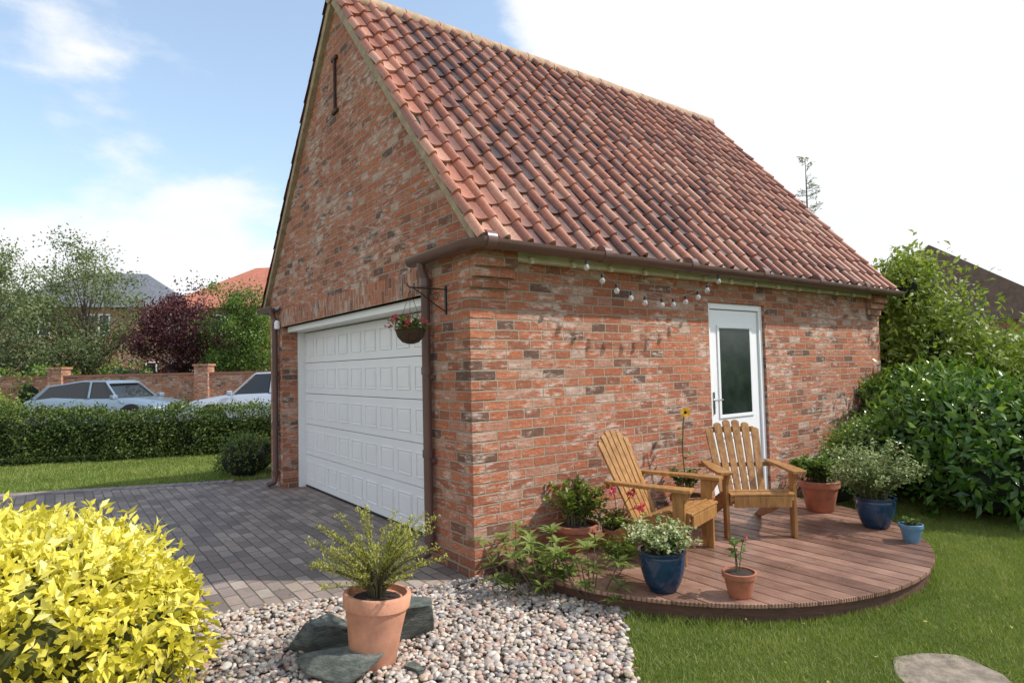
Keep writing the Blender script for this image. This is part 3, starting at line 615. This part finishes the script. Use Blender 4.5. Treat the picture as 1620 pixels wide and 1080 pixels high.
def hedge(p0,p1,th_,h0,h1,n,ll,label,mat):
    T=thing('hedge',(p0[0],p0[1],0),label,'hedge'); p0=np.array([*p0,0.]);p1=np.array([*p1,0.]); d=p1-p0; Lh=np.linalg.norm(d); d/=Lh; s=np.array([-d[1],d[0],0])
    MB().beam(Vector(p0)+Vector((0,0,h0*.46)),Vector(p1)+Vector((0,0,h1*.46)),th_*.84,h1*.84).build('inner_core',DARK,T)  # dark box core added behind the hedge leaves as filler
    nc=n//10; a=rng.uniform(0,Lh,nc); face=rng.random(nc); u=rng.uniform(-1,1,nc); v=rng.uniform(.03,1,nc); h=h0+(h1-h0)*a/Lh
    top=face<.35; und=.05*np.sin(a*1.7)+.045*np.sin(a*4.3+1)+.03*np.sin(a*9+2)
    pos=p0+d*a[:,None]+s*np.where(top,u*th_*.5,-th_*.5+rng.normal(0,.04,nc)+und*.8)[:,None]+np.array([0,0,1])*(np.where(top,h+und+rng.normal(0,.045,nc),v*h))[:,None]
    outd=np.where(top[:,None],np.array([0,0,1.]),-s)
    P=np.repeat(pos,10,0)+rng.normal(0,.045,(nc*10,3)); O=np.repeat(outd,10,0); m_=len(P); P[:,2]=np.maximum(P[:,2],.02)
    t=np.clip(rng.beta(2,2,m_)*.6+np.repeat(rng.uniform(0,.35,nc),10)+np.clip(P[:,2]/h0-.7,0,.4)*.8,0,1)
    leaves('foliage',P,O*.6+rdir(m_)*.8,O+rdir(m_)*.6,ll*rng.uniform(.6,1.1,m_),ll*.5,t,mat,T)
    return T
hedge((-7.5,12.45),(4.0,8.15),1.0,1.06,.66,52000,.06,"long clipped green hedge bordering the lawn",HEDGE)

# ---- right hand shrubs
bush('bush',"dense dark glossy laurel bush beside the deck",[(5.2,-1.35,.55,.85,.75,.62),(5.7,-2.5,.6,.95,.9,.66),(6.2,-.7,.6,.8,.8,.7),(7.0,-3.0,.7,1.2,1.0,.75),(4.75,-1.7,.35,.6,.55,.4),(5.4,-3.2,.4,.7,.6,.45)],28000,.13,.056,LAUR,per=8,clump=.10,droop=.15,tb=(.0,1),shell=(.78,1.14))
bush('bush',"tall loose light green shrub behind the laurel",[(7.45,-.3,1.3,.62,.6,1.25),(7.9,.35,1.25,.65,.7,1.25),(8.0,-1.0,.9,.7,.6,.85),(7.3,-.8,.9,.6,.5,.8),(7.25,-.1,2.45,.3,.28,.5),(7.65,.05,2.55,.28,.28,.5),(7.6,.45,2.3,.28,.3,.55)],16000,.11,.05,LIME,per=12,clump=.22,core=.45,tb=(.05,.95),shell=(.45,1.2))
bush('bush',"broad mid green shrub mass at the garden edge",[(9.3,-2.0,.95,1.1,1.1,.95),(9.8,-3.2,.9,1.2,1.2,.95),(9.3,-1.1,.95,1.1,1.0,.9),(9.2,.8,.9,1.0,1.0,.9)],15000,.11,.05,MIDG,per=12,clump=.14,core=.7,tb=(0,.9))
bush('bush',"low leafy shrub behind the deck by garage wall",[(4.55,-.62,.42,.42,.38,.42),(5.1,-.45,.4,.45,.35,.45),(4.15,-.55,.3,.25,.25,.3)],9000,.042,.024,MIDG,per=12,clump=.10,tb=(.1,1))

# ---- trees
def tree(name,label,base,h,cr,cb,mat,nleaf,ll,lw,nclump=40,lean=(0,0),cls=.22,core=False,trunk_r=.09):
    base=np.array([*base,0.]); T=thing(name,tuple(base),label,'tree')
    ch=h-cb; cc=base+np.array([lean[0],lean[1],cb+ch*.5]); mb=MB()
    top=base+np.array([lean[0],lean[1],h*.92]); mb.tube([base,base*.5+top*.5+np.array([rng.normal(0,.08),rng.normal(0,.08),0]),top],[trunk_r,trunk_r*.65,trunk_r*.15],8)
    d=rdir(nclump); r=rng.uniform(.25,1.0,nclump)**.6; C=cc+d*np.array([cr,cr,ch*.5])*r[:,None]*rng.uniform(.85,1.12,nclump)[:,None]
    for c_ in C:
        z=np.clip(base[2]+cb*.7+(c_[2]-base[2]-cb)*.55,.4,h*.85); s0=base+(top-base)*(z/h/.92); mb.tube([s0,(s0+c_)/2+np.array([0,0,-.05*cr]),c_],[trunk_r*.35,trunk_r*.2,trunk_r*.06],5)
    mb.build('trunk',BARK,T,smooth=True)
    per=nleaf//nclump; sz=rng.uniform(.6,1.3,nclump)*cls*cr
    P=np.repeat(C,per,0)+rng.normal(0,1,(nclump*per,3))*np.repeat(sz,per)[:,None]*np.array([1,1,.8]); n=len(P)
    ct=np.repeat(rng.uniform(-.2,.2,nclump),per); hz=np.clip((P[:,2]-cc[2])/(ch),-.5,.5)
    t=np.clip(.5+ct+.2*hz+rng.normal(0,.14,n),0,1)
    leaves('crown',P,rdir(n)+np.array([0,0,-.25]),rdir(n)+np.array([0,0,.5]),ll*rng.uniform(.6,1.2,n),lw*rng.uniform(.7,1.1,n),t,mat,T)
    return T
tree('birch_tree',"airy grey-green young birch behind the hedge",(-3.75,15.4),4.9,1.1,1.0,BIRCH,7500,.085,.045,44,cls=.17)
tree('birch_tree',"tall grey-green tree with open crown over wall",(-1.35,27.4),7.5,2.4,1.1,BIRCH,17000,.15,.07,90,cls=.15)
tree('birch_tree',"grey-green tree beside a grey roofed house",(-4.2,29),5.6,2.2,.9,BIRCH,12000,.15,.07,60,cls=.17)
tree('plum_tree',"purple-leaved plum tree behind the brick wall",(1.75,24.3),5.0,1.6,1.0,PURP,12000,.13,.08,60,cls=.2)
tree('tree',"fresh green tree behind the brick wall",(3.3,21.9),5.3,1.15,1.0,MIDG,9000,.12,.07,50,cls=.2)
tree('tree',"bushy green tree beside the purple plum tree",(4.2,23.5),4.0,1.4,.6,LIME,9000,.13,.07,50,cls=.2)
bush('bush',"green shrubs along the brick wall",[(-2.5,24.2,.9,1.3,.8,1.1),(-4.3,25.2,.8,1.4,.8,1.1),(-.2,23.4,1.0,1.1,.7,1.1),(-6.8,26.5,1,1.5,.9,1.5)],7000,.13,.07,MIDG,core=.8)
bush('bush',"pale yellow-green shrub behind the hedge",[(-3.6,13.8,.65,.6,.45,.60),(-4.6,14,.7,.7,.4,.7)],5000,.07,.035,LIME,core=.8,tb=(.3,1.1))
T=thing('conifer_tree',(22.4,9.3,0),"slender conifer with sparse pointed top","tree"); mb=MB(); mb.tube([(22.4,9.3,0),(22.4,9.3,5),(22.4,9.3,9.9)],[.18,.07,.008],8); P=[];A=[]
for i in range(130):
    z=rng.uniform(2,9.8); r=(9.9-z)*.20+.15; a=rng.uniform(0,6.28); tip=np.array([22.4+math.cos(a)*r,9.3+math.sin(a)*r,z+.16]); mb.tube([(22.4,9.3,z),tip],[.010,.004],4)
    for t in rng.uniform(.2,1,15): P.append(np.array([22.4,9.3,z])*(1-t)+tip*t+rng.normal(0,.03,3)); A.append((math.cos(a)+rng.normal(0,.6),math.sin(a)+rng.normal(0,.6),rng.normal(0,.4)))
mb.build('trunk',BARK,T); n=len(P); leaves('crown',np.array(P),np.array(A),rdir(n),.14,.035,rng.random(n),CONI,T)

# ------------------------------------------------------------ deck
DK=thing('deck',(DC[0],DC[1],0),"semicircular low timber deck with ridged reddish-brown boards","deck")
mb=MB(); bw=.125; gap=.011; i0=math.floor((DC[0]-DR)/bw); i1=math.ceil((DC[0]+DR)/bw)
for i in range(i0,i1):
    xa=max(i*bw+gap/2,DC[0]-DR+.005); xb=min((i+1)*bw-gap/2,DC[0]+DR-.005)
    if xb-xa<.01: continue
    xs=np.linspace(xa,xb,6); lo=[DC[1]-math.sqrt(max(0,DR**2-(x-DC[0])**2)) for x in xs]; hi=[min(-.012,DC[1]+math.sqrt(max(0,DR**2-(x-DC[0])**2))) for x in xs]
    hz=rng.uniform(-.002,.001)
    mb.prism([(x,y) for x,y in zip(xs,lo)]+[(x,y) for x,y in zip(xs[::-1],hi[::-1])],'z',dz-.026,dz+hz)
mb.build('boards',DECKW,DK,bevel=.003)
a0=math.asin((-.02-DC[1])/DR); mb=MB(); N_=72; vs=[];fs=[]
for i in range(N_+1):
    a=math.pi-a0*1.0+(math.pi+2*a0)*i/N_
    for r_,z in ((DR-.03,.0),(DR-.03,.096),(DR-.055,.096),(DR-.055,.0)): vs.append((DC[0]+r_*math.cos(a),DC[1]+r_*math.sin(a),z))
for i in range(N_):
    for j in range(4): fs.append((i*4+j,i*4+(j+1)%4,(i+1)*4+(j+1)%4,(i+1)*4+j))
mb.add(vs,fs).build('rim',RIMW,DK)

# ------------------------------------------------------------ chairs
def chair(loc,rot,label):
    T=thing('garden_chair',loc,label,'chair',rot,"wooden adirondack chairs")
    B=.004
    def pt(mb,name): return mb.build(name,PINE,T,bevel=B,world=False)
    for s in (-1,1):
        mb=MB(); mb.bx((s*.262-.013,-.045,0),(s*.262+.013,.045,.505)); pt(mb,'leg')
        mb=MB(); mb.prism([(-.07,.30),(-.06,.345),(.12,.335),(.45,.20),(.80,.0),(.68,.0),(.40,.10),(.1,.235),(-.04,.255)],'x',s*.235-.012,s*.235+.012); pt(mb,'rail')
        mb=MB()
        o=s*.285
        mb.prism([(o-s*.055,-.11),(o+s*.045,-.11),(o+s*.062,-.07),(o+s*.062,.15),(o+s*.02,.56),(o-s*.035,.58),(o-s*.045,.15),(o-s*.06,-.06)],'z',.506,.53); pt(mb,'arm')
        mb=MB(); mb.prism([(-.045,.504),(-.045,.42),(-.10,.504)],'x',s*.262-.012,s*.262+.012)
        pt(mb,'arm_bracket')
    mb=MB(); sl=[(-.055,.350,8),(.02,.358,-2),(.098,.347,-12),(.175,.318,-19),(.25,.288,-22),(.325,.257,-22)]
    for y,z,a in sl: mb.box((0,y,z),(.50,.066,.018),Matrix.Rotation(math.radians(a),3,'X'))
    mb.bx((-.22,-.088,.25),(.22,-.070,.335))
    pt(mb,'seat')
    mb=MB(); n=6; lean=Vector((0,.33,.72)).normalized(); hs_=[.66,.71,.735,.735,.71,.66]
    for i in range(n):
        u=(i-(n-1)/2); x0=u*.064; x1=u*.082; p0=Vector((x0,.375,.20)); p1=Vector((x1,.375,.20))+lean*hs_[i]
        d=(p1-p0); L_=d.length; d.normalize(); sd_=Vector((1,0,0)); sd_=(sd_-d*sd_.dot(d)).normalized(); nn_=sd_.cross(d)
        w0,w1=.027,.034; t=.009; cs=[( -w0,0),(w0,0)]+[(w1*math.cos(a),L_-.02+.02*math.sin(a)) for a in np.linspace(0,math.pi,7)]
        v=[p0+sd_*a+d*b_+nn_*t for a,b_ in cs]+[p0+sd_*a+d*b_-nn_*t for a,b_ in cs]; k=len(cs)
        mb.add(v,[tuple(range(k)),tuple(range(2*k-1,k-1,-1))]+[(j,j+k,(j+1)%k+k,(j+1)%k) for j in range(k)])
    pt(mb,'backrest')
    mb=MB(); yb=.375+.33/.72*.30+.025; mb.bx((-.33,yb,.47),(.33,yb+.03,.505)); mb.bx((-.222,.395,.175),(.222,.42,.25)); q=.375+.33/.72*.56+.022; mb.bx((-.2,q,.76),(.2,q+.02,.81)); pt(mb,'crossbar')
    return T
def rotfor(fx,fy): return math.atan2(fx,-fy)
chair((1.31,-.90,dz),rotfor(.27,-.96),"honey-stained slatted wooden armchair on deck beside blue pot")
chair((2.09,-.93,dz),rotfor(-.62,-.78),"honey-stained slatted wooden armchair on deck before white door")

# ------------------------------------------------------------ rocks
def rock(loc,size,seed,label,rz=0):
    V_,F_=ico(4); r_=np.random.default_rng(seed); pl=unit(r_.normal(size=(9,3))*np.array([1,1,.7])); dd=r_.uniform(.45,.72,9)
    pl=np.concatenate([pl,[[.1,.05,.99],[0,0,-1.]]]); dd=np.append(dd,[.5,.6])
    V2=V_.copy()
    for p_,d_ in zip(pl,dd):
        k=V2@p_; ex=np.maximum(k-d_,0); V2-=ex[:,None]*p_
    V2+=r_.normal(0,.006,V2.shape); V2*=1.35
    c_,s_=math.cos(rz),math.sin(rz); V2=V2*np.array(size); V2=np.column_stack([V2[:,0]*c_-V2[:,1]*s_,V2[:,0]*s_+V2[:,1]*c_,V2[:,2]])
    V2=V2+np.array(loc)+np.array([0,0,size[2]*.7]); o=npmesh('rock',V2,F_,SLATE); tag(o,label,'rock',"slate rocks around the pot")
rock((-.80,-.58,.01),(.15,.13,.14),3,"angular grey slate rock behind terracotta pot",.5)
rock((-1.30,-.76,.01),(.19,.11,.085),5,"flat greenish slate rock in front of terracotta pot",-.5)
rock((-1.24,-.42,.01),(.17,.13,.11),8,"flat greenish slate rock on gravel",-.2)
rock((-.98,-.95,.01),(.05,.05,.03),11,"small angular grey rock on gravel")

# ------------------------------------------------------------ hanging basket
T=thing('hanging_basket',(-.31,.33,1.72),"dark wicker hanging basket of trailing red flowers","hanging basket")
WICK=simple('wicker',(.06,.035,.02),.9,.5,40,1,60)
MB().lathe((-.31,.33,1.70),[(.02,0),(.06,.012),(.095,.05),(.112,.10),(.118,.105),(.105,.11)],28).build('basket',WICK,T,smooth=True)
mb=MB()
for a in (0,2.1,4.2): mb.tube([(-.31+.11*math.cos(a),.33+.11*math.sin(a),1.80),(-.31,.33,2.10)],.002,4)
mb.tube([(-.31,.33,2.09),(-.31,.33,2.125)],.004,5); mb.build('chain',BLACK,T)
tp=stems_and_leaves(T,(-.31,.33,1.79),48,.13,.18,20,.03,.02,LIME,start=.1,curve=.3,up=.3,rstem=.002,base_r=.06,hmin=.1)
for t_ in tp[:10]: leaves('flower',np.array(t_)+rng.normal(0,.01,(14,3)),rdir(14),rdir(14),.022,.02,rng.random(14),PINK,T)
# ------------------------------------------------------------ string lights
T=thing('string_lights',(1.8,-.30,2.03),"black cable of clear festoon bulbs hung from gutter","string lights")
YC=-.235
xs=np.linspace(.94,2.66,24); mb=MB(); mb.tube([(x,YC,2.08+.26*((x-1.8)/.86)**2) for x in xs],.0022,6); mb.build('cable',CABLE,T)
m,nt,b=newmat('bulb_glass'); b.inputs['Transmission Weight'].default_value=.7; b.inputs['Roughness'].default_value=.03; b.inputs['IOR'].default_value=1.4; setc(nt,b,(.95,.95,.95)); BULB=m
for x in np.linspace(.94,2.66,11):
    z=2.08+.26*((x-1.8)/.86)**2; x+=rng.normal(0,.015)
    MB().lathe((x,YC,z-.035),[(.012,0),(.013,.015),(.008,.035)],12).build('lamp_holder',BLACK,T,smooth=True)
    MB().lathe((x,YC,z-.085),[(.003,0),(.014,.006),(.022,.020),(.022,.032),(.012,.050)],16).build('bulb',BULB,T,smooth=True)

# ------------------------------------------------------------ brick garden wall
BR2=brick_mat('brick_far',mort=.009)
ang=math.atan2(18.9-24.3,3.75+3.6)
T=thing('garden_wall',(-.5,22.0,0),"red brick garden wall with piers along road","wall",ang)
mb=MB(); mb.bx((-9,-.11,0),(8,.11,1.55)); mb.build('wall',BR2,T,world=False)
MB().bx((-9,-.14,1.55),(8,.14,1.63)).build('coping',simple('coping',(.30,.14,.09),.9),T,world=False)
for x in (-6,-2.2,2.9,6.5):
    mb=MB(); mb.bx((x-.24,-.24,0),(x+.24,.24,1.85)); mb.bx((x-.28,-.28,1.85),(x+.28,.28,1.92)); mb.build('pier',BR2,T,world=False)

# ------------------------------------------------------------ cars
SILV=simple('silver_paint',(.46,.50,.56),.28,.03,2,metal=.45)
GREYC=simple('blue_grey_paint',(.26,.34,.42),.25,.03,2,metal=.45)
m,nt,b=newmat('car_glass'); setc(nt,b,(.02,.025,.03)); b.inputs['Roughness'].default_value=.05; CGL=m
TYRE=simple('tyre_rubber',(.02,.02,.02),.85)
LAMP=simple('lamp_lens',(.7,.72,.75),.1,.05)
def car(loc,rot,Lc,Wc,H,hood,label,paint):
    T=thing('parked_car',loc,label,'car',rot,"silver cars parked along the road")
    h=Lc/2; w=Wc/2
    st=[(-h,.62,w*.72,.42),(-h+.06,hood*.92,w*.84,.30),(-h+.45,hood+.02,w*.96,.22),(-h+1.1,hood+.03,w,.2),(-.2,hood+.0,w,.2),(h-1.55,hood-.01,w,.2),(h-1.0,hood-.07,w*.98,.2),(h-.45,hood-.16,w*.93,.22),(h-.12,hood-.27,w*.82,.26),(h,.55,w*.70,.36)]
    vs=[];fs=[];K=10
    for x,t,ww,bz in st:
        half=[(ww*.80,bz),(ww*.97,bz+.10),(ww,bz+(t-bz)*.55),(ww*.95,t-.07),(ww*.86,t-.005)]
        ring=[(y,z) for y,z in half]+[(-y,z) for y,z in half[::-1]]
        vs+=[(x,y,z+(.02 if i in (4,5) else 0)) for i,(y,z) in enumerate(ring)]
    for i in range(len(st)-1):
        for j in range(K): fs.append((i*K+j,i*K+(j+1)%K,(i+1)*K+(j+1)%K,(i+1)*K+j))
    fs.append(tuple(range(K))); fs.append(tuple((len(st)-1)*K+j for j in range(K))[::-1])
    MB().add(vs,fs).build('body',paint,T,smooth=True,world=False,angle=math.radians(50))
    g=[(-h+.35,hood,hood+.01),(-h+.75,hood,H-.16),(-.35,hood,H-.015),(.35,hood,H-.03),(h-1.45,hood-.01,hood+.01)]
    vs=[];fs=[]
    for x,zb,zt in g:
        k=(zt-zb)/(H-hood); vs+=[(x,w*.88,zb),(x,w*.88-.17*k*1.0,zt),(x,-w*.88+.17*k,zt),(x,-w*.88,zb)]
    for i in range(len(g)-1):
        for j in range(4): fs.append((i*4+j,i*4+(j+1)%4,(i+1)*4+(j+1)%4,(i+1)*4+j))
    fs+= [(0,1,2,3),tuple(len(vs)-4+j for j in (3,2,1,0))]
    MB().add(vs,fs).build('window',CGL,T,world=False)
    r=[(-h+.62,H-.20),(-h+.80,H-.135),(-.35,H+.005),(.38,H-.012),(.50,H-.07)]
    mb=MB(); vs=[];fs=[]
    for x,z in r: vs+=[(x,w*.88-.165,z-.02),(x,w*.88-.22,z+.02),(x,-w*.88+.22,z+.02),(x,-w*.88+.165,z-.02)]
    for i in range(len(r)-1):
        for j in range(4): fs.append((i*4+j,i*4+(j+1)%4,(i+1)*4+(j+1)%4,(i+1)*4+j))
    fs+=[(0,1,2,3),tuple(len(vs)-4+j for j in (3,2,1,0))]; mb.add(vs,fs)
    for s in (-1,1):
        mb.beam((h-1.40,s*w*.885,hood),(.42,s*(w*.88-.16),H-.03),.05,.04); mb.beam((0,s*w*.89,hood),(-.05,s*(w*.88-.155),H-.02),.05,.06); mb.beam((-h+.5,s*w*.88,hood),(-h+.85,s*(w*.88-.14),H-.14),.07,.09)
    mb.build('roof',paint,T,world=False,bevel=.008)
    for sx in (-h+.85,h-.88):
        for s in (-1,1):
            R=Matrix.Rotation(math.pi/2,3,'X'); mb=MB().lathe((sx,s*(w-.10),.33),[(.22,-.10),(.31,-.11),(.33,-.08),(.33,.08),(.31,.11),(.22,.10)],28,R); wh=mb.build('wheel',TYRE,T,smooth=True,world=False)
            mb=MB().lathe((sx,s*(w+.0),.33),[(.21,-.02),(.225,.0),(.20,.02),(.05,.015)],10,R); mb.build('rim',STEEL,wh,world=False)
            MB().lathe((sx,s*(w-.02),.36),[(.39,-.02),(.39,.025)],28,R).build('wheel_arch',BLACK,T,world=False)
    for s in (-1,1):
        mb=MB().box((h-.20,s*w*.66,hood-.34),(.22,.34,.12),Matrix.Rotation(s*-.35,3,'Z')); mb.build('headlight',LAMP,T,world=False,bevel=.03)
        MB().box((h-1.35,s*(w+.07),hood+.03),(.12,.2,.13)).build('wing_mirror',paint,T,world=False,bevel=.03)
    MB().box((h-.02,0,.62),(.06,.9,.18)).build('grille',BLACK,T,world=False,bevel=.01)
car((-1.05,18.7,0),math.radians(-44),4.6,1.8,1.42,.92,"blue-grey saloon car parked along the road behind the hedge",GREYC)
car((2.65,14.6,0),math.radians(158),4.7,1.9,1.55,1.0,"silver sport utility car parked along the road behind the hedge",SILV)

# ------------------------------------------------------------ houses
ROOFG=simple('grey_slate_roof',(.13,.14,.16),.7,.25,4,.4,20); ROOFR=simple('red_tile_roof',(.42,.15,.09),.8,.3,5,.5,18); ROOFB=simple('brown_tile_roof',(.15,.10,.08),.8,.3,5,.5,18)
def house(name,loc,rot,w_,d_,ev,rd,roofm,label,hip=True,wins=()):
    T=thing(name,loc,label,'house',rot); a,b_=w_/2,d_/2
    MB().bx((-a,-b_,0),(a,b_,ev)).build('wall',BR2,T,world=False)
    o=.35; hr=(a-b_*.9) if hip else a+o
    hr=max(hr,.3)
    v=[(-a-o,-b_-o,ev-.1),(a+o,-b_-o,ev-.1),(a+o,b_+o,ev-.1),(-a-o,b_+o,ev-.1),(-hr,0,rd),(hr,0,rd)]
    MB().add(v,[(0,1,5,4),(1,2,5),(2,3,4,5),(3,0,4),(3,2,1,0)]).build('roof',roofm,T,world=False)
    if not hip:
        for s in (-1,1): MB().prism([(-b_,ev),(b_,ev),(0,rd-.25)],'x',s*a-.1,s*a+.1).build('gable',BR2,T,world=False)
    for (x,z) in wins:
        wn_=MB().bx((x-.55,-b_-.03,z-.6),(x+.55,-b_-.005,z+.6)).build('window',CGL,T,world=False)
        mb=MB(); 
        for q in (-.58,0,.58): mb.bx((x+q-.04,-b_-.06,z-.6),(x+q+.04,-b_-.031,z+.6))
        mb.bx((x-.62,-b_-.06,z+.601),(x+.62,-b_-.031,z+.68)); mb.bx((x-.62,-b_-.06,z-.68),(x+.62,-b_-.031,z-.601)); mb.build('frame',UPVC,wn_,world=False)
    return T
house('house',(1.1,46.0,0),math.radians(-20),10.2,7.5,6.0,8.6,ROOFG,"brick house with grey hipped slate roof behind trees",True,[(-3.2,4.8),(0,4.8),(-3.2,1.8),(3.2,1.8)])
house('house',(8.6,32.6,0),math.radians(-42),11,7.5,5.1,7.7,ROOFR,"brick house with red tiled hipped roof behind trees",True,[(-4.3,4.0),(-2,4.0),(-4.3,1.6)])
house('house',(29.9,7.7,0),math.radians(20),9,8.5,3.0,6.0,ROOFB,"house with steep brown tiled gable roof",False,[])
house('house',(40,1.5,0),math.radians(60),9,8,3.2,5.8,ROOFB,"distant house with brown tiled roof",True,[])
